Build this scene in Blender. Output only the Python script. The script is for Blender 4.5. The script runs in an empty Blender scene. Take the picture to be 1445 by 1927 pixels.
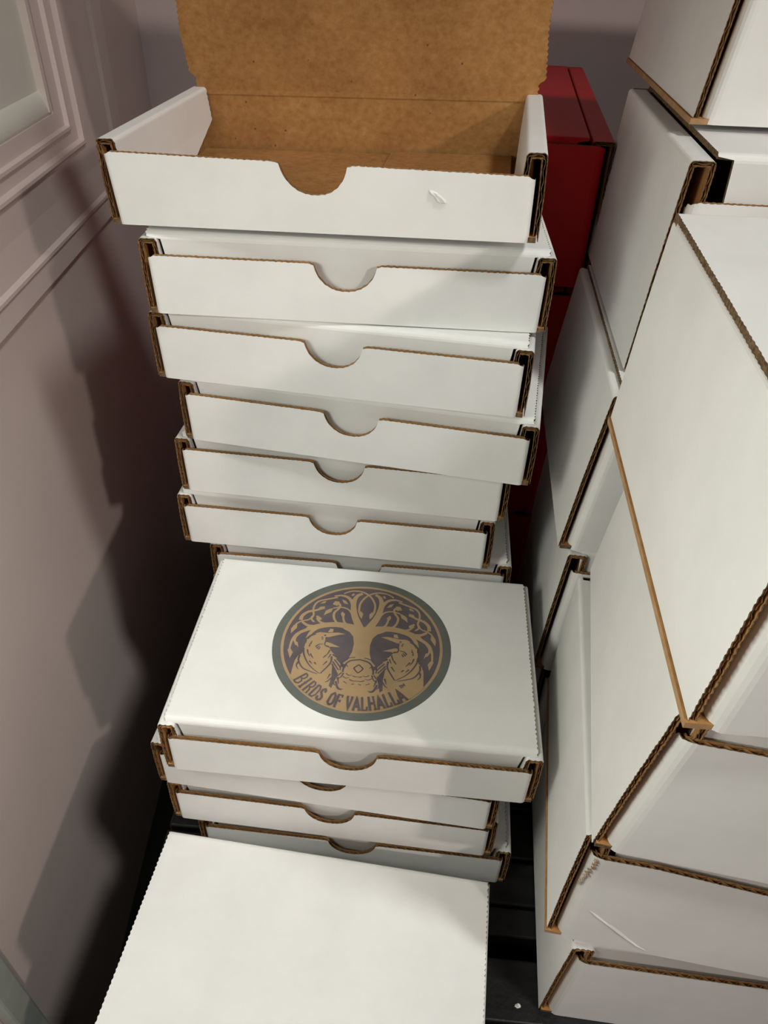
import bpy, math, random
from mathutils import Vector, Matrix
random.seed(7)
D_ = bpy.data
SC = bpy.context.scene
COL = SC.collection
R = math.radians

# ------------------------------------------------------------ camera
PITCH, ROLL, FPX = R(38.544), R(1.648), 1405.7
cam_d = D_.cameras.new('camera'); cam = D_.objects.new('camera', cam_d); COL.objects.link(cam)
F = Vector((0, math.cos(PITCH), -math.sin(PITCH)))
Rt = Vector((1, 0, 0)); Up = Vector((0, math.sin(PITCH), math.cos(PITCH)))
R2 = Rt*math.cos(ROLL) + Up*math.sin(ROLL); U2 = Up*math.cos(ROLL) - Rt*math.sin(ROLL)
m = Matrix((R2, U2, -F)).transposed().to_4x4(); m.translation = Vector((0, 0, .66))
cam.matrix_world = m
cam_d.sensor_fit = 'VERTICAL'; cam_d.sensor_height = 36; cam_d.lens = FPX*36/1927
cam_d.clip_start = .01; cam_d.clip_end = 50
SC.camera = cam

# ------------------------------------------------------------ light
SC.view_settings.view_transform = 'Standard'; SC.view_settings.look = 'None'
SC.view_settings.gamma = 1; SC.view_settings.use_curve_mapping = False
SC.view_settings.exposure = 0
w = D_.worlds.new('world'); SC.world = w; w.use_nodes = True
w.node_tree.nodes['Background'].inputs[0].default_value = (1, .97, .94, 1)
w.node_tree.nodes['Background'].inputs[1].default_value = .008
def area(name, target, direction, dist, size, watts, col):
    l = D_.lights.new(name, 'AREA'); l.shape = 'DISK'; l.size = size; l.energy = watts; l.color = col
    o = D_.objects.new(name, l); COL.objects.link(o)
    d = Vector(direction).normalized(); o.location = Vector(target) + d*dist
    o.rotation_euler = (-d).to_track_quat('-Z', 'Y').to_euler(); return o
TG = (-.05, .33, .35)
area('side_lamp', TG, (.15, -.19, .115), 2.6, .10, 17, (1, .87, .80))         # low lamp, right of the camera
cl = area('ceiling_lamp', TG, (.145, -.12, .30), 2.2, .24, 1.4, (.98, 1, .96))       # overhead
cl.data.spread = R(46)
wl = Vector((-.235, .05, .62)); wt = Vector((.15, .12, .20))
area('window_daylight', wl, (wl-wt), 0, .16, 1.55, (.955, 1, .90))               # daylight slanting in at the near end of the window

# ------------------------------------------------------------ materials
def newmat(name, rough=.6, spec=.3):
    mt = D_.materials.new(name); mt.use_nodes = True
    b = mt.node_tree.nodes['Principled BSDF']
    b.inputs['Roughness'].default_value = rough
    b.inputs['Specular IOR Level'].default_value = spec
    return mt, mt.node_tree, b
def N(t, k, **kw):
    n = t.nodes.new(k)
    for a, v in kw.items():
        if a.startswith('i_'): n.inputs[a[2:].replace('_', ' ')].default_value = v
        else: setattr(n, a, v)
    return n
def mottled(name, c0, c1, scale=30, rough=.6, spec=.3, bump=.0, bscale=400, detail=5, stretch=(1, 1, 1), lo=.35, hi=.65):
    mt, t, b = newmat(name, rough, spec)
    tc = N(t, 'ShaderNodeTexCoord'); mp = N(t, 'ShaderNodeMapping'); mp.inputs['Scale'].default_value = stretch
    t.links.new(tc.outputs['Object'], mp.inputs['Vector'])
    n = N(t, 'ShaderNodeTexNoise', i_Scale=scale, i_Detail=detail, i_Roughness=.6)
    t.links.new(mp.outputs[0], n.inputs['Vector'])
    r = N(t, 'ShaderNodeValToRGB'); r.color_ramp.elements[0].position = lo; r.color_ramp.elements[1].position = hi
    r.color_ramp.elements[0].color = (*c0, 1); r.color_ramp.elements[1].color = (*c1, 1)
    t.links.new(n.outputs['Fac'], r.inputs[0]); t.links.new(r.outputs[0], b.inputs['Base Color'])
    if bump:
        n2 = N(t, 'ShaderNodeTexNoise', i_Scale=bscale, i_Detail=3.0); t.links.new(tc.outputs['Object'], n2.inputs['Vector'])
        bp = N(t, 'ShaderNodeBump', i_Strength=bump, i_Distance=.0006); t.links.new(n2.outputs['Fac'], bp.inputs['Height'])
        t.links.new(bp.outputs[0], b.inputs['Normal'])
    return mt
M = {}
M['white'] = mottled('white_liner', (.74, .73, .715), (.79, .78, .765), 22, .5, .25, .12, 90)
M['edge'] = mottled('cut_board_edge', (.075, .046, .024), (.205, .135, .075), 700, .9, .1, .3, 900)
M['fold'] = mottled('kraft_fold', (.34, .20, .10), (.44, .27, .14), 120, .8, .15, .3, 500)
M['red'] = mottled('red_liner', (.46, .004, .009), (.52, .006, .012), 30, .5, .25, .1, 300)
M['wall'] = mottled('wall_paint', (.58, .49, .455), (.62, .52, .485), 6, .42, .4, .25, 60)
M['wall_back'] = mottled('back_wall_paint', (.55, .47, .46), (.58, .50, .485), 6, .5, .3, .2, 60)
M['trim'] = mottled('gloss_trim_paint', (.62, .53, .50), (.66, .565, .53), 8, .3, .5, .15, 40)
M['sash'] = mottled('pale_window_paint', (.60, .60, .53), (.66, .65, .58), 9, .5, .4, .2, 50)
M['floor'] = mottled('dark_floor', (.006, .005, .005), (.010, .009, .008), 20, .7, .2)
M['rack'] = mottled('black_rack', (.003, .003, .0035), (.009, .0085, .009), 60, .42, .3, .5, 300, stretch=(.3, 2, 2))
M['post'] = mottled('post_metal', (.33, .35, .31), (.40, .42, .38), 30, .35, .5)
M['em_grey'] = mottled('print_grey', (.115, .125, .112), (.135, .145, .13), 60, .7, .15, .15, 90)
M['em_purple'] = mottled('print_purple', (.10, .082, .092), (.125, .105, .112), 60, .7, .15)
M['em_gold'] = mottled('print_gold', (.36, .245, .135), (.40, .275, .155), 60, .7, .15)
def kraft():
    mt, t, b = newmat('kraft_liner', .85, .1)
    tc = N(t, 'ShaderNodeTexCoord')
    mp = N(t, 'ShaderNodeMapping'); mp.inputs['Scale'].default_value = (1, 1.25, 1.25)
    t.links.new(tc.outputs['Object'], mp.inputs['Vector'])
    a = N(t, 'ShaderNodeTexNoise', i_Scale=210.0, i_Detail=8.0, i_Roughness=.7); t.links.new(mp.outputs[0], a.inputs['Vector'])
    c = N(t, 'ShaderNodeTexNoise', i_Scale=18.0, i_Detail=3.0); t.links.new(tc.outputs['Object'], c.inputs['Vector'])
    r = N(t, 'ShaderNodeValToRGB'); e = r.color_ramp.elements
    e[0].position = .3; e[0].color = (.33, .155, .048, 1); e[1].position = .72; e[1].color = (.50, .27, .105, 1)
    t.links.new(a.outputs['Fac'], r.inputs[0])
    r2 = N(t, 'ShaderNodeValToRGB'); r2.color_ramp.elements[0].position = .35; r2.color_ramp.elements[1].position = .65
    r2.color_ramp.elements[0].color = (.78, .75, .72, 1); r2.color_ramp.elements[1].color = (1, 1, 1, 1)
    t.links.new(c.outputs['Fac'], r2.inputs[0])
    v = N(t, 'ShaderNodeTexVoronoi', i_Scale=75.0); t.links.new(tc.outputs['Object'], v.inputs['Vector'])
    r3 = N(t, 'ShaderNodeValToRGB'); r3.color_ramp.elements[0].position = .04; r3.color_ramp.elements[1].position = .06
    r3.color_ramp.elements[0].color = (.35, .3, .25, 1); r3.color_ramp.elements[1].color = (1, 1, 1, 1)
    t.links.new(v.outputs['Distance'], r3.inputs[0])
    x1 = N(t, 'ShaderNodeMixRGB', blend_type='MULTIPLY', i_Fac=1.0); t.links.new(r.outputs[0], x1.inputs[1]); t.links.new(r2.outputs[0], x1.inputs[2])
    x2 = N(t, 'ShaderNodeMixRGB', blend_type='MULTIPLY', i_Fac=.8); t.links.new(x1.outputs[0], x2.inputs[1]); t.links.new(r3.outputs[0], x2.inputs[2])
    t.links.new(x2.outputs[0], b.inputs['Base Color'])
    bp = N(t, 'ShaderNodeBump', i_Strength=.35, i_Distance=.0004); t.links.new(a.outputs['Fac'], bp.inputs['Height']); t.links.new(bp.outputs[0], b.inputs['Normal'])
    return mt
M['kraft'] = kraft()

# ------------------------------------------------------------ mesh helpers
class MB:
    def __init__(s): s.v = []; s.f = []; s.m = []
    def quad(s, a, b, c, d, m): s.f.append((a, b, c, d)); s.m.append(m)
    def add(s, vs, fs, m):
        o = len(s.v); s.v += [tuple(p) for p in vs]
        for f in fs: s.f.append(tuple(i+o for i in f)); s.m.append(m)
    def box(s, x0, x1, y0, y1, z0, z1, m):
        s.add([(x0,y0,z0),(x1,y0,z0),(x1,y1,z0),(x0,y1,z0),(x0,y0,z1),(x1,y0,z1),(x1,y1,z1),(x0,y1,z1)],
              [(0,3,2,1),(4,5,6,7),(0,1,5,4),(1,2,6,5),(2,3,7,6),(3,0,4,7)], m)
    def build(s, name, mats, parent=None, fn=None, smooth=False, bevel=0):
        me = D_.meshes.new(name); me.from_pydata([fn(p) if fn else p for p in s.v], [], s.f)
        for k in mats: me.materials.append(M[k])
        me.polygons.foreach_set('material_index', s.m)
        if smooth: me.polygons.foreach_set('use_smooth', [True]*len(s.f))
        me.update(); o = D_.objects.new(name, me); COL.objects.link(o)
        if parent: o.parent = parent
        if bevel:
            b = o.modifiers.new('bevel', 'BEVEL'); b.width = bevel; b.segments = 3; b.limit_method = 'ANGLE'
        return o
def normals(P):
    n = len(P); out = []
    for i in range(n):
        a = P[max(i-1, 0)]; b = P[i]; c = P[min(i+1, n-1)]
        def nn(p, q):
            dx, dy = q[0]-p[0], q[1]-p[1]; l = math.hypot(dx, dy) or 1e-9
            return (-dy/l, dx/l)
        n1 = nn(a, b) if i > 0 else nn(b, c); n2 = nn(b, c) if i < n-1 else n1
        sx, sy = n1[0]+n2[0], n1[1]+n2[1]; l = math.hypot(sx, sy) or 1e-9
        k = max(.5, (n1[0]*sx+n1[1]*sy)/l)
        out.append((sx/l/k, sy/l/k))
    return out
def resample(P, step):
    out = []
    for i in range(len(P)-1):
        a, b = P[i], P[i+1]; l = math.hypot(b[0]-a[0], b[1]-a[1]); n = max(1, round(l/step))
        out += [(a[0]+(b[0]-a[0])*k/n, a[1]+(b[1]-a[1])*k/n) for k in range(n)]
    return out + [P[-1]]
def arclen(P):
    s = [0]
    for i in range(1, len(P)): s.append(s[-1]+math.hypot(P[i][0]-P[i-1][0], P[i][1]-P[i-1][1]))
    return s
def sheet(mb, P, o0, o1, c0, c1, plane, m0, m1, me):
    """solid strip between two offsets of the 2-D path P, extruded along the third axis from c0 to c1 (functions of index)"""
    n = len(P); nr = normals(P)
    f0 = o0 if callable(o0) else (lambda i: o0); f1 = o1 if callable(o1) else (lambda i: o1)
    def to3(a, b, c):
        return {'xz': (a, c, b), 'yz': (c, a, b), 'xy': (a, b, c)}[plane]
    base = len(mb.v)
    for i in range(n):
        for off in (f0(i), f1(i)):
            a = P[i][0]+nr[i][0]*off; b = P[i][1]+nr[i][1]*off
            mb.v.append(to3(a, b, c0(i))); mb.v.append(to3(a, b, c1(i)))
    for i in range(n-1):
        p = base+4*i; q = p+4
        mb.quad(p, p+1, q+1, q, m0)          # offset 0 face
        mb.quad(p+2, q+2, q+3, p+3, m1)      # offset 1 face
        mb.quad(p, q, q+2, p+2, me); mb.quad(p+1, p+3, q+3, q+1, me)
    for p in (base, base+4*(n-1)): mb.quad(p, p+2, p+3, p+1, me)
T = .0028; TL = .00042; PITCHF = .0068
def board(mb, P, c0, c1, plane, t=T, flute=True, pitch=PITCHF, ph=0.0, amp=1.0):
    """corrugated board: P is its outer face; inner side lies on the path's left. c0/c1 take arc length"""
    Pd = resample(P, pitch/8 if flute else .003); s = arclen(Pd)
    a0 = lambda i: c0(s[i]); a1 = lambda i: c1(s[i])
    if not flute:
        sheet(mb, Pd, 0, t, a0, a1, plane, 0, 1, 2); return
    sheet(mb, Pd, 0, TL, a0, a1, plane, 0, 1, 2)
    sheet(mb, Pd, t-TL, t, a0, a1, plane, 1, 1, 2)
    A = (t/2-TL-.0001)*amp
    wv = lambda i: t/2 + A*math.sin(2*math.pi*s[i]/pitch+ph)
    e = .00025
    sheet(mb, Pd, lambda i: wv(i)-e/2, lambda i: wv(i)+e/2, lambda i: a0(i)+.0004, lambda i: a1(i)-.0004, plane, 1, 1, 2)
def arc(cx, cy, r, a0, a1, n=5):
    return [(cx+r*math.cos(R(a0+(a1-a0)*k/n)), cy+r*math.sin(R(a0+(a1-a0)*k/n))) for k in range(n+1)]
def jag(p, amp=.0004):                         # die-cut teeth along a board edge
    return amp*(1 if int(p/.0016) % 2 else -1) + random.uniform(-.0001, .0001)

def thing(name, label, cat, loc, rot=(0, 0, 0), group=None):
    o = D_.objects.new(name, None); COL.objects.link(o); o.empty_display_size = .05
    o.location = loc; o.rotation_mode = 'ZYX' if False else 'XYZ'
    rx, ry, rz = rot
    o.rotation_euler = (Matrix.Rotation(rz, 3, 'Z') @ Matrix.Rotation(rx, 3, 'X') @ Matrix.Rotation(ry, 3, 'Y')).to_euler()
    o['label'] = label; o['category'] = cat
    if group: o['group'] = group
    return o
def tag(o, label, cat): o['label'] = label; o['category'] = cat; return o

# ------------------------------------------------------------ the mailer box
def mailer(root, W, D, H, Hf, hs, g=.0105, ins=.0048, lid_in=.004, shear=0., splay=.0, open_angle=None, notch_w=.0172,
           notch_d=.0145, liner='white', lid_between=False, front_tilt=0., lift=.0, jitter=0., lid_lab=None, tuck_gap=.0, dip=None, base_out=0):
    mats = (liner, 'kraft', 'edge')
    fn = lambda p: (p[0]+shear*p[2], p[1], p[2])
    # base panel
    bo = base_out if base_out else -.0012
    b = MB(); b.box(-bo, W+bo, .0012, D-.0005, 0, T, 0)
    for i in range(len(b.m)):
        b.m[i] = (0, 1, 2, 2, 2, 2)[i]
    b.build('base_panel', mats if not base_out else (liner, 'kraft', 'fold'), root, fn)
    # front panel with its corner returns running back between the side layers
    r = .0028 if H < .06 else .006; back = .008
    P = [(ins+.0003, back)] + [(ins, r+.002)] + arc(ins+r, r, r, 180, 270) + arc(W-ins-r, r, r, 270, 360) + [(W-ins, r+.002), (W-ins-.0003, back)]
    Pd = resample(P, PITCHF/8); tot = arclen(Pd)[-1]; mid = tot/2
    def top(s):
        x = s-mid
        hw = (W-2*ins)/2
        z = Hf
        if abs(x) < notch_w+.0035:
            u = abs(x)/notch_w
            if u < 1: z -= notch_d*(1-u**2.3)**.62 + .0008
            else: z -= .0008*(1-(abs(x)-notch_w)/.0035)
        if dip: z -= dip(x+hw)
        e = hw-abs(x)
        if e < .004: z -= (.004-e)*.45 if e > 0 else .0018
        if e < -.003: z = min(z, Hf-.004)
        z += front_tilt*(x)
        return z + .00012*math.sin(s*1900) + random.uniform(-.00010, .00010)
    f = MB(); board(f, P, lambda s: .0002, top, 'xy', ph=random.random()*6)
    f.build('front_panel', mats, root, lambda p: fn((p[0], p[1]-splay*p[2]/Hf*(1 if p[1] < .01 else 0), p[2])))
    # side walls: up, over and down again
    for sd in (-1, 1):
        s_ = MB(); rr = .0022
        Q = [(0, .0004 if not base_out else T+.0002), (-.0004, hs*.5), (0, hs-rr)] + arc(rr, hs-rr, rr, 180, 90, 4) + arc(g-rr, hs-rr, rr, 90, 0, 4) + [(g+.0015, hs*.5), (g+.0035, .006)]
        sl = arclen(Q); tl = sl[-1]; s_in = sl[-3]
        # path goes up on the left wall; inner side is on the right of travel, so mirror the offset by reversing
        Qr = Q[::-1]
        def c0(s, tl=tl): return .0022 + .0006*math.sin(s*37)*0 + jag(s, .00022)
        def c1(s, tl=tl, s_in=s_in):
            q = tl-s
            if q <= s_in: return D-.001
            k = (q-s_in)/(tl-s_in)
            return D-.004-.0-(max(0, k-.5)/.5)*.055 + jag(s, .0003)
        board(s_, Qr, c0, c1, 'xz', ph=random.random()*6, pitch=.0081, amp=.45)
        s_.build('side_wall', mats, root, (lambda p: fn(p)) if sd < 0 else (lambda p: fn((W-p[0], p[1], p[2]))))
    # back panel
    k_ = MB(); k_.box(.003, W-.003, D-T, D, 0, hs if open_angle is None else hs, 1)
    for i in range(len(k_.m)): k_.m[i] = (2, 2, 1, 2, 0, 2)[i]
    k_.build('back_panel', mats, root, fn)
    # lid with tuck flap
    tk = min(H*.82, .06)
    li = lid_in
    if open_angle is None:
        fr = .004
        Z = H
        Y0 = tuck_gap+.0045
        P = [(D-.0005, hs-.004), (D-.0005, Z-.003)] + arc(D-.0035, Z-.003, .003, 0, 90, 3) + [(D*.66, Z+lift), (D*.33, Z+lift)] + arc(Y0+fr, Z-fr, fr, 90, 180, 5) + [(Y0+.0014, Z-tk*.5), (Y0+.004, Z-tk)]
        sl = arclen(P); s1 = sl[-4]; 
        ja = .0004 if H < .06 else .00014
        def lo(s):
            if s > s1: return li+.0078+min(.006, (s-s1)*.12)
            return li+jag(s, ja)
        def hi(s):
            if s > s1: return W-li-.0078-min(.006, (s-s1)*.12)
            return W-li-jag(s+.0008, ja)
        l = MB(); Pd = resample(P, .0016); s = arclen(Pd)
        sheet(l, Pd, 0, T, lambda i: lo(s[i]), lambda i: hi(s[i]), 'yz', 0, 1, 2)
        lid = l.build('lid', mats, root, fn)
    else:
        a = R(open_angle); L = D+.002
        d = (math.cos(a), math.sin(a)); h0 = (D-.0005, hs-.001)
        P = [(D-.0005, hs-.004), h0, (h0[0]+d[0]*L, h0[1]+d[1]*L), (h0[0]+d[0]*L-.02, h0[1]+d[1]*L+.012), (h0[0]+d[0]*L-.045, h0[1]+d[1]*L+.012)]
        sl = arclen(P); s1 = sl[2]
        lo = lambda s: (.0005 + (.0035 if s < .012 else 0) + jag(s, .0005)+.0006*math.sin(s*140)) if s < s1 else .012
        hi = lambda s: (W-.0005 - (.0035 if s < .012 else 0) - jag(s, .0005)+.0008*math.sin(s*110)) if s < s1 else W-.012
        l = MB(); Pd = resample(P, .0016); s = arclen(Pd)
        sheet(l, Pd, 0, T, lambda i: lo(s[i]), lambda i: hi(s[i]), 'yz', 0, 1, 2)
        lid = l.build('lid', mats, root, fn)
        for nm, x0, x1, z in (('floor_flap', .006, .1325, T+.0003), ('floor_flap', .1335, W-.016, T+.0018)):
            q = MB(); Y = resample([(.006, z+T), (D-.006, z+T)], .0016); ss = arclen(Y)
            sheet(q, Y, 0, -T, lambda i: x0, lambda i: x1+jag(ss[i], .0004), 'yz', 1, 1, 2)
            q.build(nm, ('kraft', 'kraft', 'edge'), root)
    return lid
# ------------------------------------------------------------ the setting
FLOOR_Z = -.20; SHELF_Z = .10
def struct(o): o['kind'] = 'structure'; return o
b = MB(); b.box(-.6, 1.4, -1.5, 1.1, FLOOR_Z-.03, FLOOR_Z, 0); struct(b.build('floor', ['floor']))
KX = -.0295; XW = -.265; YB = .965
def wx(y): return XW + KX*(y-.35)
WT = .12
OPY0, OPY1, OPZ0, OPZ1 = -.45, .655, .532, 1.35       # window opening in the left wall
b = MB()
def wallbox(y0, y1, z0, z1):
    b.add([(wx(y0)-WT, y0, z0), (wx(y0), y0, z0), (wx(y1), y1, z0), (wx(y1)-WT, y1, z0), (wx(y0)-WT, y0, z1), (wx(y0), y0, z1), (wx(y1), y1, z1), (wx(y1)-WT, y1, z1)],
          [(0,3,2,1),(4,5,6,7),(0,1,5,4),(1,2,6,5),(2,3,7,6),(3,0,4,7)], 0)
wallbox(-.9, YB+.1, FLOOR_Z, OPZ0); wallbox(-.9, YB+.1, OPZ1, 1.8); wallbox(-.9, OPY0, OPZ0, OPZ1); wallbox(OPY1, YB+.1, OPZ0, OPZ1)
struct(b.build('wall_left', ['wall']))
b = MB(); b.box(-.42, 1.4, YB, YB+.1, FLOOR_Z, 1.8, 0); struct(b.build('wall_back', ['wall_back']))
# window: casing profile swept round the opening with mitred corners, sill, sash and blind
win = D_.objects.new('window_1', None); COL.objects.link(win); struct(win)
prof = [(0, -.006), (0, .003), (.019, .003), (.021, .0062), (.025, .0062), (.028, .0035), (.043, .0035), (.046, .0072), (.050, .0072), (.055, .004), (.09, .0032), (.127, .0045), (.131, .0072), (.135, .0072), (.139, .005), (.165, .0052), (.168, .004), (.168, -.001)]
b = MB(); n = len(prof)
cor = [(OPY0, OPZ0, -1, -1), (OPY1, OPZ0, 1, -1), (OPY1, OPZ1, 1, 1), (OPY0, OPZ1, -1, 1)]
for (cy, cz, sy, sz) in cor:
    for d, h in prof:
        y = cy + sy*d*(1.0 if sy > 0 else .63); z = cz + sz*d*.63
        b.v.append((wx(y)+h, y, z))
for c in range(4):
    for i in range(n-1):
        a0 = c*n+i; a1 = ((c+1) % 4)*n+i
        b.quad(a0, a1, a1+1, a0+1, 0)
o = b.build('window_frame', ['trim'], win)
b = MB()
def winbox(d0, d1, y0, y1, z0, z1):          # a box in the opening, d = depth behind the wall face
    b.add([(wx(y0)-d1, y0, z0), (wx(y0)-d0, y0, z0), (wx(y1)-d0, y1, z0), (wx(y1)-d1, y1, z0), (wx(y0)-d1, y0, z1), (wx(y0)-d0, y0, z1), (wx(y1)-d0, y1, z1), (wx(y1)-d1, y1, z1)],
          [(0,3,2,1),(4,5,6,7),(0,1,5,4),(1,2,6,5),(2,3,7,6),(3,0,4,7)], 0)
winbox(.0, .11, OPY0, OPY1, OPZ0-.02, OPZ0+.0005); b.build('window_sill', ['sash'], win)
# lower sash rail: rounded top sloping back to the blind
b = MB(); Q = [(-.001, -.001), (-.002, .003), (-.001, .009), (.001, .0145), (.004, .018), (.012, .019), (.03, .019), (.03, -.001)]
for yy in (OPY0, OPY1):
    for d, z in Q: b.v.append((wx(yy)-d, yy, OPZ0+z))
nq = len(Q)
for i in range(nq): b.quad(i, nq+i, nq+(i+1) % nq, (i+1) % nq, 0)
b.build('sash_rail', ['sash'], win, smooth=True)
b = MB(); winbox(-.003, .03, OPY1-.006, OPY1+.002, OPZ0+.002, OPZ1-.001); b.build('sash_stile', ['trim'], win)
b = MB(); winbox(.003, .008, OPY0, OPY1-.005, OPZ0+.012, OPZ1-.001); b.build('blind', ['sash'], win)

b = MB()
for k in range(10): b.v.append((0, .0022*math.cos(k*.628), .0034*math.sin(k*.628)))
b.f.append(tuple(range(10))); b.m.append(0)
o = b.build('nail_hole', ['edge'], win); o.location = (wx(.458)+.0068, .458, .4335)

# black slatted rack under the stacks
ang = R(-4)
rack = thing('slatted_rack', 'low black slatted rack under all the white boxes', 'rack', (-.165, .25, 0), (0, 0, ang))
sl = [(-.36, -.325), (-.32, -.285), (-.28, -.245), (-.24, -.206), (-.20, -.166), (-.161, -.126), (-.121, -.086), (-.081, -.045), (-.041, -.006+.004), (.012, .032), (.034, .066), (.069, .106)]
y = .11
while y < .66: sl.append((y, y+.037)); y += .041
for y0, y1 in sl:
    b = MB(); b.box(0, 1.15, y0-.017, y1-.017, SHELF_Z-.014, SHELF_Z, 0)
    b.build('slat', ['rack'], rack, bevel=.0018)
for x0 in (.02, .55, 1.1):
    b = MB(); b.box(x0, x0+.03, -.36, .68, .05, SHELF_Z-.0142, 0); b.build('rail', ['rack'], rack, bevel=.002)
    for y0 in (-.33, .62):
        b = MB(); b.box(x0, x0+.03, y0, y0+.03, FLOOR_Z, .0499, 0); b.build('leg', ['rack'], rack, bevel=.002)
# pale post in the lower left corner
b = MB(); b.box(-.0048, .0048, -.0115, .0115, FLOOR_Z, .20, 0)
o = b.build('metal_post', ['post'], bevel=.003); o.location = (-.2540, .193, 0); o.rotation_euler = (0, 0, R(1.7))
tag(o, 'pale grey-green upright post against the left wall at the lower left corner', 'post')
b = MB()
for k in range(9):
    a = k*2.4; b.add([(.0022*math.cos(a), .0014*math.sin(a), 0), (.002*math.cos(a+1.3), .0016*math.sin(a+1.3), .0004), (.0008*math.cos(a+2), .001*math.sin(a+2), .0016), (.0015*math.cos(a-1), .0012*math.sin(a-1), .0008)], [(0, 1, 2), (0, 2, 3), (0, 1, 3), (1, 2, 3)], 0)
o = b.build('lint_speck', ['white']); o.location = (.0975, .184, SHELF_Z+.0002)
tag(o, 'tiny pale scrap of lint lying on the black slats', 'lint')

# ------------------------------------------------------------ small white mailers, three stepped stacks
SM = dict(W=.2286, D=.1484, H=.0455, Hf=.0357, hs=.0424)
G1 = 'white mailer boxes in the tall back stack'; G2 = 'white mailer boxes in the middle stack'
def small(key, pose, label, group, **kw):
    x, y, z, rz, rx, ry = pose
    t = thing('mailer_box', label, 'box', (x, y, z), (R(rx), R(ry), R(rz)), group)
    a = dict(SM); a.update(kw); lid = mailer(t, **a); return t, lid
t_open, _ = small('b1', (-.1524, .4126, .5259, -7.31, .6, -1.4), 'open white mailer box with raised kraft-brown lid on top of the tall stack', G1, open_angle=98, front_tilt=-.022, splay=.003, Hf=.0352)
small('b2', (-.1393, .4075, .4776, -2.50, 0, .33), 'closed white mailer box directly under the open one', G1, splay=.002, Hf=.0345)
small('b3', (-.1446, .4169, .4310, -9.43, 0, .09), 'closed white mailer box second below the open box, its left end sticking out', G1, splay=.002)
small('b4', (-.1342, .4186, .3845, -10.64, 0, .3), 'closed white mailer box third below the open box, turned furthest to the right', G1, splay=.002, hs=.0420)
small('b5', (-.1444, .4236, .3377, -6.63, 0, .12), 'closed white mailer box fourth below the open box, under the twisted one', G1, splay=.001, lid_in=.005)
small('b6', (-.1498, .4232, .2898, -5.52, 0, .12), 'closed white mailer box fifth below the open box, lowest with its whole front showing', G1, splay=.002)
small('b7', (-.1319, .4241, .2422, -4.03, 0, .01), 'white mailer box of which only the rim shows behind the box with the emblem', G1, splay=.001)
small('b8', (-.138, .4390, .1955, -5.0, 0, 0), 'hidden white mailer box near the bottom of the tall back stack', G1)
small('b9', (-.135, .4400, .1485, -3.5, 0, 0), 'hidden white mailer box second from the bottom of the tall back stack', G1)
small('b10', (-.137, .4390, .1005, -6, 0, 0), 'hidden white mailer box at the bottom of the tall back stack', G1)
m1, m1_lid = small('m1', (-.1318, .2634, .2404, -3.92, 0, .79), 'white mailer box with a round crow and tree emblem printed on its lid', G2, splay=.0, Hf=.0325)
small('m2', (-.1489, .2828, .1933, -7.08, 0, .37), 'white mailer box directly under the one with the emblem', G2, Hf=.0335)
small('m3', (-.1454, .2830, .1467, -5.65, 0, .21), 'white mailer box second under the one with the emblem, its rim bowed', G2, Hf=.0335)
small('m4', (-.1305, .2839, .1002, -5.01, 0, .2), 'white mailer box at the bottom of the middle stack, behind the plain front lid', G2, Hf=.0335)
small('f1', (-.1659, .1254, .1037, -7.25, .0, .58), 'plain blank white box lid nearest the camera at the bottom of the photo', None, lid_in=.0015)

# ------------------------------------------------------------ tall white mailers on the right
G3 = 'deep white boxes in the near right stack'; G4 = 'deep white boxes in the far right stack'
def tall(pose, label, group, W=.30, D=.1794, H=.1047, shear=0, **kw):
    x, y, z, rz, rx, ry = pose
    t = thing('mailer_box', label, 'box', (x, y, z), (R(rx), 0, R(rz)), group)
    a = dict(W=W, D=D, H=H, Hf=H-.017, hs=H-.0032, g=.0128, ins=.0058, shear=math.tan(R(ry)), notch_w=.03, notch_d=.02, lid_in=.0003)
    a.update(kw); mailer(t, **a); return t
tall((.1004, .1475, .4550, -3.86, 2.57, 2.69), 'deep white box on top of the near right stack, broad side facing the gap', G3, base_out=.0010)
tall((.0960, .1676, .3398, -10.64, 2.0, 5.87), 'deep white box second from the top of the near right stack, turned most', G3, H=.106)
t_torn = tall((.0958, .1787, .2233, -9.21, 0, 1.47), 'deep white box with torn corner and diagonal crease, near right stack', G3, lid_in=.0075, base_out=.0008, H=.108, Hf=.0885,
     dip=lambda x: .006*min(1, max(0, (x-.03)/.055)))
tall((.1107, .1804, .1004, -5.97, .98, 2.35), 'deep white box at the lower right corner, bottom of the near right stack', G3)
H4 = .1158; D4 = .200; FARK = 1.025
def far(x, y, z): return (x*FARK, y*FARK, .66+(z-.66)*FARK)
tall((*far(.1522, .4266, .5800), -3.70, .8, 6.40), 'deep white box at the upper right corner, topmost of the far right stack', G4, base_out=.0012, H=H4, D=D4)
tall((*far(.1318, .3778, .4640), -5.06, 0, 3.73), 'deep white box directly under the topmost one of the far right stack', G4, H=H4, D=D4, Hf=H4-.022, lid_in=.013)
tall((*far(.1105, .3565, .3500), -5.27, 0, 6.17), 'deep white box in the far right stack, open brown fold at its front corner', G4, H=H4, D=D4, lid_in=.005)
tall((*far(.1106, .3543, .2370), -7.95, 0, 3.5), 'deep white box low in the far right stack, beside the emblem box', G4, H=H4, D=D4)
tall((.1220, .3680, .1004, -6, 0, 0), 'deep white box at the bottom of the far right stack, mostly hidden', G4, H=.124, D=D4)

def front_of(t): return [c for c in t.children if c.name.startswith('front_panel')][0]
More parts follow.
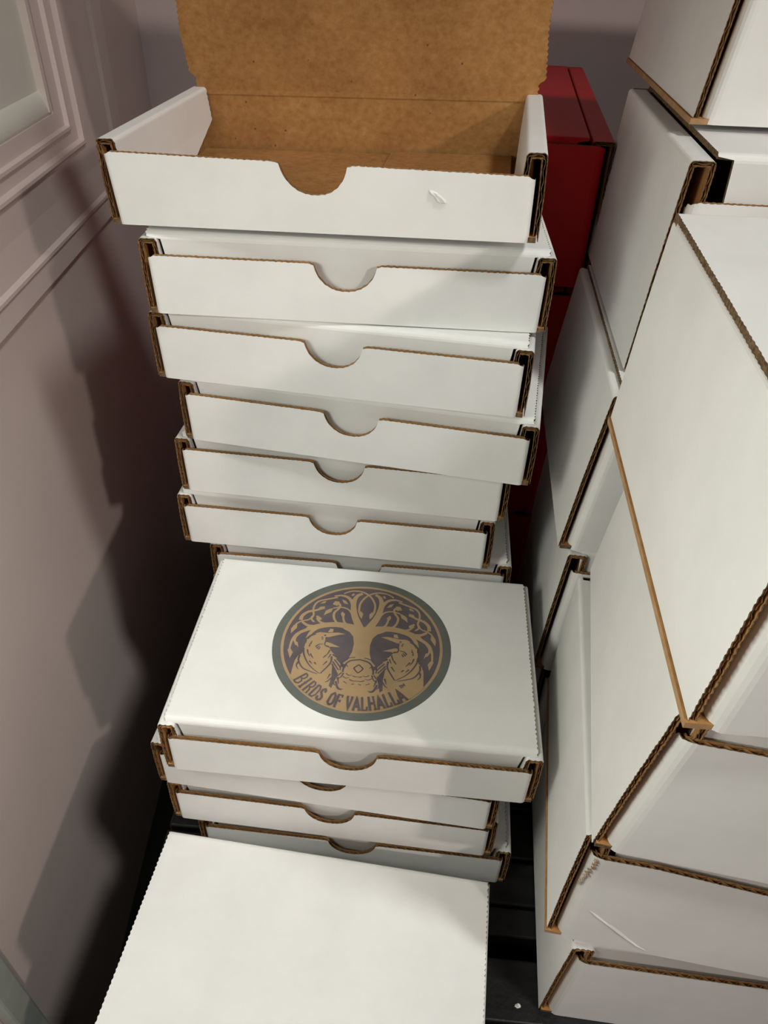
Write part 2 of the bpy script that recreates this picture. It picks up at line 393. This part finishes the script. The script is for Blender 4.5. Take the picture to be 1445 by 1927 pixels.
# paper scuff on the open box
b = MB()
pts = [(.1722, .0250), (.1735, .0236), (.1755, .0221), (.1772, .0196), (.1790, .0184), (.1818, .0186), (.1812, .0202), (.1796, .0212), (.1778, .0228), (.1760, .0240), (.1740, .0247)]
n = len(pts); yy = lambda p: -.0030*(p[1]/.0352)
b.v = [(p[0], yy(p)-.0001, p[1]) for p in pts]+[(p[0]*.8+.1768*.2, yy(p)-.0010-.0004*(i % 2), p[1]*.8+.0214*.2) for i, p in enumerate(pts)]
for i in range(n): b.quad(i, (i+1) % n, n+(i+1) % n, n+i, 0)
b.f.append(tuple(range(n, 2*n))); b.m.append(0)
b.build('torn_paper', ['white'], front_of(t_open))
# diagonal crease and frayed corner on the torn deep box
b = MB(); Cc = [(.0165, .0365), (.0204, .0328), (.0255, .0278), (.0306, .0230), (.0360, .0176), (.0411, .0128), (.0470, .0078), (.0540, .0030)]
nr = normals(Cc)
for i, p in enumerate(Cc):
    w_ = (.0004, .0011, .0008, .0016, .0017, .0012, .0007, .0003)[i]
    b.v += [(p[0]+nr[i][0]*w_, -.00005, p[1]+nr[i][1]*w_), (p[0], -.00055 if 0 < i < 7 else -.0001, p[1]), (p[0]-nr[i][0]*w_, -.00005, p[1]-nr[i][1]*w_)]
for i in range(len(Cc)-1):
    k = 3*i; b.quad(k, k+3, k+4, k+1, 0); b.quad(k+1, k+4, k+5, k+2, 0)
b.build('crease', ['white'], front_of(t_torn))
b = MB(); rr = .006
def cpt(x, z, o):
    dx = x-.0118
    y = 0 if dx > 0 else rr-math.sqrt(max(0, rr*rr-dx*dx))
    return (x+(dx/rr*o if dx < 0 else 0), y-o, z)
rnd = random.Random(3)
for k in range(46):
    u = k/46; z = .0875-u*.030; x = .0100-.0032*u+rnd.uniform(-.0011, .0011)*(1-u*.6)
    a = rnd.uniform(-.9, .3); L = rnd.uniform(.0012, .0028)*(1-u*.5); w_ = rnd.uniform(.0003, .0007)
    p, q = (x, z), (x+math.cos(a)*L, z+math.sin(a)*L)
    b.add([cpt(p[0], p[1]-w_, .00015), cpt(p[0], p[1]+w_, .0002), cpt(q[0], q[1]+w_*.3, .0007), cpt(q[0], q[1]-w_*.3, .0006)], [(0, 1, 2, 3)], 0)
b.build('frayed_corner', ['fold'], front_of(t_torn))
# ------------------------------------------------------------ red mailers behind
def redbox(loc, rz, label, H=.106, **kw):
    t = thing('red_box', label, 'box', loc, (0, 0, R(rz)), 'red boxes behind the tall stack')
    mailer(t, W=.26, D=.345, H=H, Hf=H-.004, hs=H-.001, g=.016, ins=.006, lid_in=.018, liner='red', notch_w=.012, notch_d=.0, **kw); return t
redbox((-.103, .603, .435), -7, 'large red box standing behind the tall white stack against the back wall')
redbox((-.102, .604, .323), -6, 'second red box, under the first and mostly in shadow')
redbox((-.104, .604, .211), -7, 'red box second from the bottom behind the tall stack')
redbox((-.104, .604, .1003), -7, 'red box at the bottom behind the tall stack')

# ------------------------------------------------------------ printed emblem on the middle stack's top lid
ART = {'S':[(0.0917,0.055,[(-0.065,0.22),(-0.166,0.244),(-0.3,0.259),(-0.446,0.239),(-0.557,0.2),(-0.649,0.15)]),(0.0459,0.0183,[(-0.641,0.15),(-0.744,0.07),(-0.787,-0.037),(-0.793,-0.163)]),(0.0367,0.0183,[(-0.694,0.121),(-0.75,0.039),(-0.757,-0.024),(-0.727,-0.093)]),(0.055,0.0367,[(-0.397,0.243),(-0.523,0.194),(-0.592,0.114),(-0.622,0.018)]),(0.0459,0.0275,[(-0.557,0.198),(-0.649,0.209),(-0.722,0.255)]),(0.0917,0.0321,[(-0.059,0.253),(-0.127,0.4),(-0.159,0.532),(-0.163,0.651),(-0.135,0.737),(-0.078,0.78)]),(0.055,0.0183,[(-0.157,0.509),(-0.185,0.621),(-0.243,0.698),(-0.324,0.721),(-0.408,0.7)]),(0.0183,0.0275,[(-0.301,0.756),(-0.211,0.807),(-0.089,0.81),(0.02,0.743),(0.086,0.621),(0.09,0.507),(0.076,0.466)]),(0.0229,0.0229,[(-0.366,0.685),(-0.478,0.643),(-0.576,0.598),(-0.618,0.535),(-0.625,0.448),(-0.608,0.378),(-0.622,0.311),(-0.586,0.271)]),(0.0229,0.0459,[(-0.495,0.5),(-0.59,0.451),(-0.678,0.415),(-0.734,0.35),(-0.744,0.28)]),(0.0183,0.0183,[(-0.618,0.356),(-0.65,0.298),(-0.731,0.263),(-0.778,0.22),(-0.792,0.185)]),(0.0275,0.0275,[(-0.362,0.602),(-0.322,0.564),(-0.333,0.504),(-0.373,0.436),(-0.367,0.358),(-0.328,0.292),(-0.257,0.241)]),(0.0183,0.0229,[(-0.394,0.508),(-0.304,0.531),(-0.216,0.505),(-0.157,0.42),(-0.134,0.345)]),(0.0229,0.0275,[(-0.262,0.411),(-0.257,0.356),(-0.234,0.299),(-0.184,0.26),(-0.125,0.248)]),(0.0229,0.0321,[(-0.566,0.331),(-0.517,0.276),(-0.448,0.252)])],'P':[[(-0.812,-0.164),(-0.787,-0.138),(-0.746,-0.199),(-0.764,-0.285)],[(-0.748,-0.038),(-0.717,-0.051),(-0.698,-0.127),(-0.732,-0.083)],[(-0.819,0.064),(-0.828,0.137),(-0.807,0.192),(-0.77,0.212),(-0.764,0.153),(-0.791,0.113)],[(-0.573,0.471),(-0.55,0.509),(-0.494,0.522),(-0.513,0.48),(-0.545,0.464)],[(-0.562,0.558),(-0.528,0.597),(-0.491,0.61),(-0.504,0.572)],[(-0.49,0.379),(-0.479,0.451),(-0.443,0.486),(-0.394,0.508),(-0.412,0.443),(-0.451,0.414)],[(-0.413,0.566),(-0.39,0.618),(-0.338,0.618),(-0.331,0.577),(-0.356,0.547)],[(-0.312,0.657),(-0.262,0.638),(-0.229,0.585),(-0.282,0.599)],[(-0.296,0.431),(-0.28,0.466),(-0.245,0.426),(-0.258,0.367),(-0.284,0.396)],[(-0.578,0.359),(-0.559,0.369),(-0.505,0.334),(-0.511,0.301),(-0.551,0.304)],[(-0.606,0.295),(-0.569,0.263),(-0.606,0.269)],[(-0.212,0.731),(-0.19,0.773),(-0.166,0.758),(-0.186,0.728)],[(0.047,0.375),(0.035,0.454),(0.061,0.491),(0.097,0.477),(0.077,0.421)],[(-0.404,0.131),(-0.383,0.188),(-0.344,0.183),(-0.349,0.136)]],'T':[(-0.232,0.245),(-0.134,0.251),(-0.096,0.354),(-0.063,0.296),(-0.002,0.258),(0.043,-0.27),(-0.193,-0.299),(-0.129,-0.225),(-0.097,-0.114),(-0.091,-0.002),(-0.112,0.104),(-0.158,0.164),(-0.237,0.206)],'Bd':[(-0.761,-0.523),(-0.713,-0.504),(-0.71,-0.41),(-0.706,-0.313),(-0.681,-0.239),(-0.646,-0.207),(-0.634,-0.126),(-0.629,-0.044),(-0.616,0.029),(-0.574,0.08),(-0.49,0.122),(-0.404,0.119),(-0.351,0.129),(-0.279,0.139),(-0.201,0.127),(-0.283,0.101),(-0.389,0.057),(-0.404,0.025),(-0.394,-0.009),(-0.342,-0.026),(-0.24,-0.071),(-0.344,-0.075),(-0.359,-0.088),(-0.316,-0.151),(-0.233,-0.214),(-0.183,-0.278),(-0.155,-0.367),(-0.118,-0.264),(-0.083,-0.218),(-0.028,-0.206),(0.029,-0.788),(-0.18,-0.855),(-0.463,-0.737),(-0.613,-0.64)],'G':[[(-0.29,-0.325),(-0.255,-0.374),(-0.21,-0.434),(-0.22,-0.481),(-0.237,-0.542),(-0.257,-0.631),(-0.287,-0.601),(-0.275,-0.486)]],'K':[(0.0183,0.0046,[(-0.639,-0.126),(-0.623,-0.205),(-0.577,-0.299),(-0.511,-0.381),(-0.408,-0.458)]),(0.0183,0.0046,[(-0.662,-0.228),(-0.663,-0.306),(-0.603,-0.398),(-0.511,-0.438),(-0.431,-0.464)]),(0.0183,0.0092,[(-0.313,-0.21),(-0.308,-0.278),(-0.33,-0.338),(-0.401,-0.454)]),(0.0183,0.0046,[(-0.663,-0.326),(-0.674,-0.375),(-0.645,-0.424)]),(0.0183,0.0092,[(-0.304,-0.18),(-0.24,-0.224),(-0.185,-0.288),(-0.16,-0.373)]),(0.0138,0.0092,[(-0.277,-0.247),(-0.232,-0.302),(-0.195,-0.356)]),(0.0138,0.0092,[(-0.29,-0.277),(-0.252,-0.332),(-0.212,-0.386)]),(0.0138,0.0092,[(-0.296,-0.307),(-0.269,-0.353),(-0.235,-0.407)]),(0.0138,0.0092,[(-0.254,-0.231),(-0.202,-0.29),(-0.179,-0.342)]),(0.0229,0.0138,[(-0.621,0.008),(-0.587,0.058),(-0.535,0.091)]),(0.0138,0.0046,[(-0.628,-0.055),(-0.624,-0.003)]),(0.0138,0.0046,[(-0.57,-0.064),(-0.561,-0.014)]),(0.0138,0.0046,[(-0.578,-0.101),(-0.578,-0.057)]),(0.0138,0.0046,[(-0.51,-0.096),(-0.475,-0.057),(-0.428,-0.049)]),(0.0138,0.0046,[(-0.496,-0.115),(-0.464,-0.076)]),(0.0138,0.0046,[(-0.474,-0.129),(-0.454,-0.092)]),(0.0138,0.0046,[(-0.592,-0.143),(-0.574,-0.201),(-0.547,-0.238)]),(0.0138,0.0046,[(-0.552,-0.199),(-0.509,-0.259)]),(0.0138,0.0046,[(-0.546,-0.297),(-0.51,-0.337)]),(0.0138,0.0046,[(-0.489,-0.312),(-0.462,-0.339)]),(0.0138,0.0046,[(-0.342,-0.123),(-0.363,-0.184),(-0.391,-0.216)]),(0.0138,0.0046,[(-0.324,-0.181),(-0.349,-0.242)]),(0.0138,0.0046,[(-0.352,-0.282),(-0.392,-0.343)]),(0.0138,0.0046,[(-0.377,-0.205),(-0.404,-0.243)]),(0.0138,0.0046,[(-0.405,0.004),(-0.411,-0.058),(-0.36,-0.074)]),(0.0138,0.0046,[(-0.359,-0.084),(-0.409,-0.072)]),(0.0138,0.0046,[(-0.464,0.051),(-0.442,0.041)]),(0.0138,0.0046,[(-0.459,0.023),(-0.437,0.024)]),(0.0229,0.0092,[(-0.402,0.056),(-0.406,0.014),(-0.39,-0.017)]),(0.0183,0.0046,[(-0.222,-0.537),(-0.19,-0.626),(-0.143,-0.641)]),(0.0183,0.0046,[(-0.208,-0.48),(-0.188,-0.571)]),(0.0138,0.0046,[(-0.253,-0.465),(-0.306,-0.544),(-0.334,-0.56)]),(0.0138,0.0046,[(-0.293,-0.449),(-0.316,-0.517)]),(0.0138,0.0046,[(-0.153,-0.42),(-0.175,-0.478),(-0.217,-0.509)])],'E':(-0.427,0.079)}
e = MB(); EX, EY, ER, EQ = .1143, .0752, .0588, .0600
ZL = .0455
CNT = [0]
def put(p, lay): return (EX+p[0]*ER, EY+p[1]*EQ, ZL+.00006+lay*.00003+CNT[0]*.0000022)
def ngon(ps, lay, m): e.add([put(p, lay) for p in ps], [tuple(range(len(ps)))], m)
def disc(r, lay, m, n=120): ngon([(r*math.cos(2*math.pi*k/n), r*math.sin(2*math.pi*k/n)) for k in range(n)], lay, m)
def spline(ps, n=6):
    q = [ps[0]]+list(ps)+[ps[-1]]; out = []
    for i in range(1, len(q)-2):
        for k in range(n):
            t = k/n; a, b_, c, d = q[i-1], q[i], q[i+1], q[i+2]
            out.append(tuple(.5*((2*b_[j])+(-a[j]+c[j])*t+(2*a[j]-5*b_[j]+4*c[j]-d[j])*t*t+(-a[j]+3*b_[j]-3*c[j]+d[j])*t**3) for j in (0, 1)))
    return out+[ps[-1]]
def stroke(ps, w0, w1, lay, m, smooth=True):
    CNT[0] += 1
    q = spline(ps) if smooth and len(ps) > 2 else ps; nr = normals(q); n = len(q); vs = []
    for i in range(n):
        w_ = (w0+(w1-w0)*i/(n-1))/2
        vs += [put((q[i][0]+nr[i][0]*w_, q[i][1]+nr[i][1]*w_), lay), put((q[i][0]-nr[i][0]*w_, q[i][1]-nr[i][1]*w_), lay)]
    e.add(vs, [(2*i, 2*i+1, 2*i+3, 2*i+2) for i in range(n-1)], m)
mir = lambda ps: [(-p[0], p[1]) for p in ps][::-1]
GY, PU, GO = 0, 1, 2
disc(1.0, 0, GY); disc(.905, 1, GO); disc(.874, 2, PU)
import mathutils.geometry as mg
def poly(ps, lay, m):
    CNT[0] += 1
    tris = mg.tessellate_polygon([[Vector((p[0], p[1], 0)) for p in ps]])
    o_ = len(e.v); e.v += [put(p, lay) for p in ps]
    for t in tris: e.f.append(tuple(i+o_ for i in t)); e.m.append(m)
def both(fn, ps): fn(ps); fn(mir(ps))
both(lambda p: poly(p, 3, GO), ART['T'])
for w0, w1, p in ART['S']:
    stroke(p, w0, w1, 4, GO); stroke([(-a, b_) for a, b_ in p], w0, w1, 4.5, GO)
for p in ART['P']: both(lambda q: poly(q, 5, GO), p)
# bird bodies: traced outline closed by the circle below
bd = [p for p in ART['Bd']]
top = [p for p in bd if math.hypot(*p) < .88 and p[1] > -.62]
a0 = math.atan2(top[0][0], -top[0][1])
arcp = [(.885*math.sin(a0*(1-k/24)), -.885*math.cos(a0*(1-k/24))) for k in range(25)]
outline = top + [(0.0, top[-1][1])] + arcp[::-1]
both(lambda q: poly(q, 6, GO), outline)
for g_ in ART['G']: both(lambda q: poly(q, 7, PU), g_)
for w0, w1, p in ART['K']:
    stroke(p, w0*1.35, w1*1.5, 8, PU); stroke([(-a, b_) for a, b_ in p], w0*1.35, w1*1.5, 8.5, PU)
for sx in (-1, 1):
    poly([(sx*abs(ART['E'][0])+.014*math.cos(k*.7), ART['E'][1]+.011*math.sin(k*.7)) for k in range(9)], 8, PU)
# small bird in the middle, seen from the front
for w0, w1, p in [(.020, .016, [(-.165, -.41), (-.155, -.32), (-.10, -.25), (0, -.222)]), (.014, .010, [(-.195, -.39), (-.19, -.30), (-.125, -.215), (-.05, -.195)]),
                  (.015, .015, [(0, -.292), (-.052, -.342)]), (.015, .015, [(-.052, -.342), (-.030, -.375)]), (.015, .013, [(-.030, -.375), (0, -.405)]),
                  (.012, .005, [(-.125, -.425), (-.09, -.445), (-.055, -.435)]), (.012, .006, [(-.05, -.45), (-.02, -.458), (0, -.455)]),
                  (.012, .005, [(-.155, -.465), (-.12, -.485), (-.085, -.475)]), (.012, .006, [(-.08, -.50), (-.04, -.515), (0, -.512)]),
                  (.011, .005, [(-.14, -.53), (-.10, -.555)]), (.011, .005, [(-.05, -.56), (-.02, -.55)]),
                  (.016, .007, [(-.175, -.42), (-.215, -.47), (-.245, -.50)]), (.016, .006, [(-.245, -.52), (-.235, -.58), (-.19, -.60)]), (.014, .005, [(-.215, -.55), (-.18, -.62), (-.13, -.63)]),
                  (.010, .006, [(-.135, -.31), (-.115, -.335)])]:
    stroke(p, w0, w1, 8, PU); stroke([(-a, b_) for a, b_ in p], w0, w1, 8.5, PU)
# lettering on the lower arc, condensed with spurs
LT = {'B': [[(.1,0),(.1,1)],[(.0,1),(.6,1),(.9,.85),(.9,.65),(.6,.52),(.15,.52)],[(.6,.52),(1,.38),(1,.12),(.65,0),(0,0)]],
 'I': [[(.5,0),(.5,1)],[(.1,0),(.9,0)],[(.1,1),(.9,1)],[(.1,.5),(.9,.5)]],
 'R': [[(.1,0),(.1,1)],[(-.05,1),(.6,1),(.9,.85),(.9,.62),(.6,.5),(.15,.5)],[(.5,.5),(.8,.3),(.85,0),(1,0)],[(-.05,0),(.3,0)]],
 'D': [[(.1,0),(.1,1)],[(-.05,1),(.6,1),(.95,.75),(.95,.25),(.6,0),(-.05,0)]],
 'S': [[(.95,.72),(.9,.9),(.5,1),(.1,.88),(.08,.65),(.5,.5),(.92,.35),(.92,.12),(.5,0),(.08,.1),(.03,.3)]],
 'O': [[(.5,0),(.08,.18),(.05,.5),(.08,.82),(.5,1),(.92,.82),(.95,.5),(.92,.18),(.5,0)]],
 'F': [[(.15,0),(.15,1)],[(-.05,1),(.95,1),(.95,.82)],[(.15,.52),(.75,.52)],[(.75,.62),(.75,.42)],[(-.05,0),(.4,0)]],
 'V': [[(.05,1),(.5,0),(.95,1)],[(-.1,1),(.3,1)],[(.7,1),(1.1,1)],[(.1,.55),(.4,.55)],[(.6,.55),(.9,.55)]],
 'A': [[(.02,0),(.5,1),(.98,0)],[(.2,.32),(.8,.32)],[(-.12,0),(.25,0)],[(.75,0),(1.12,0)],[(.5,.32),(.5,.18)]],
 'L': [[(.15,0),(.15,1)],[(-.05,1),(.4,1)],[(-.05,0),(.95,0),(.98,.28)],[(0,.5),(.35,.5)]],
 'H': [[(.12,0),(.12,1)],[(.88,0),(.88,1)],[(.12,.5),(.88,.5)],[(-.08,0),(.32,0)],[(.68,0),(1.08,0)],[(-.08,1),(.32,1)],[(.68,1),(1.08,1)],[(.5,.6),(.5,.4)]],
 'T': [[(.5,0),(.5,1)],[(0,1),(1,1)]], 'M': [[(0,0),(0,1),(.5,.4),(1,1),(1,0)]]}
WORD = [('B',-49.5,-45.4),('I',-43.7,-40.7),('R',-38.9,-34.7),('D',-33.0,-28.9),('S',-27.3,-23.9),('O',-18.8,-14.7),('F',-13.4,-9.4),
        ('V',-5.6,-1.2),('A',.0,4.6),('L',5.9,9.7),('H',11.2,16.0),('A',17.4,22.0),('L',23.4,27.2),('L',28.8,32.6),('A',34.0,38.8)]
def letter(ch, t0, t1, r0, r1, th, lay):
    for s_i, st in enumerate(LT[ch]):
        pts = []
        for i in range(len(st)-1):
            (xa, ya), (xb, yb) = st[i], st[i+1]
            for k in range(3): pts.append((xa+(xb-xa)*k/3, ya+(yb-ya)*k/3))
        pts.append(st[-1]); out = []
        for x_, y_ in pts:
            a = R(t0+(t1-t0)*x_); r_ = r0+(r1-r0)*y_; out.append((r_*math.sin(a), -r_*math.cos(a)))
        w_ = th if s_i == 0 else th*.72
        stroke(out, w_, w_, lay+s_i*.25, PU, False)
for ch, t0, t1 in WORD: letter(ch, t0, t1, .878, .722, .024, 9)
letter('T', 40.4, 42.2, .735, .698, .009, 9); letter('M', 42.8, 45.2, .735, .698, .008, 9)
o = e.build('printed_emblem', ['em_grey', 'em_purple', 'em_gold'], m1_lid)
o['label'] = 'round grey, purple and gold emblem with tree, crows and curved lettering'
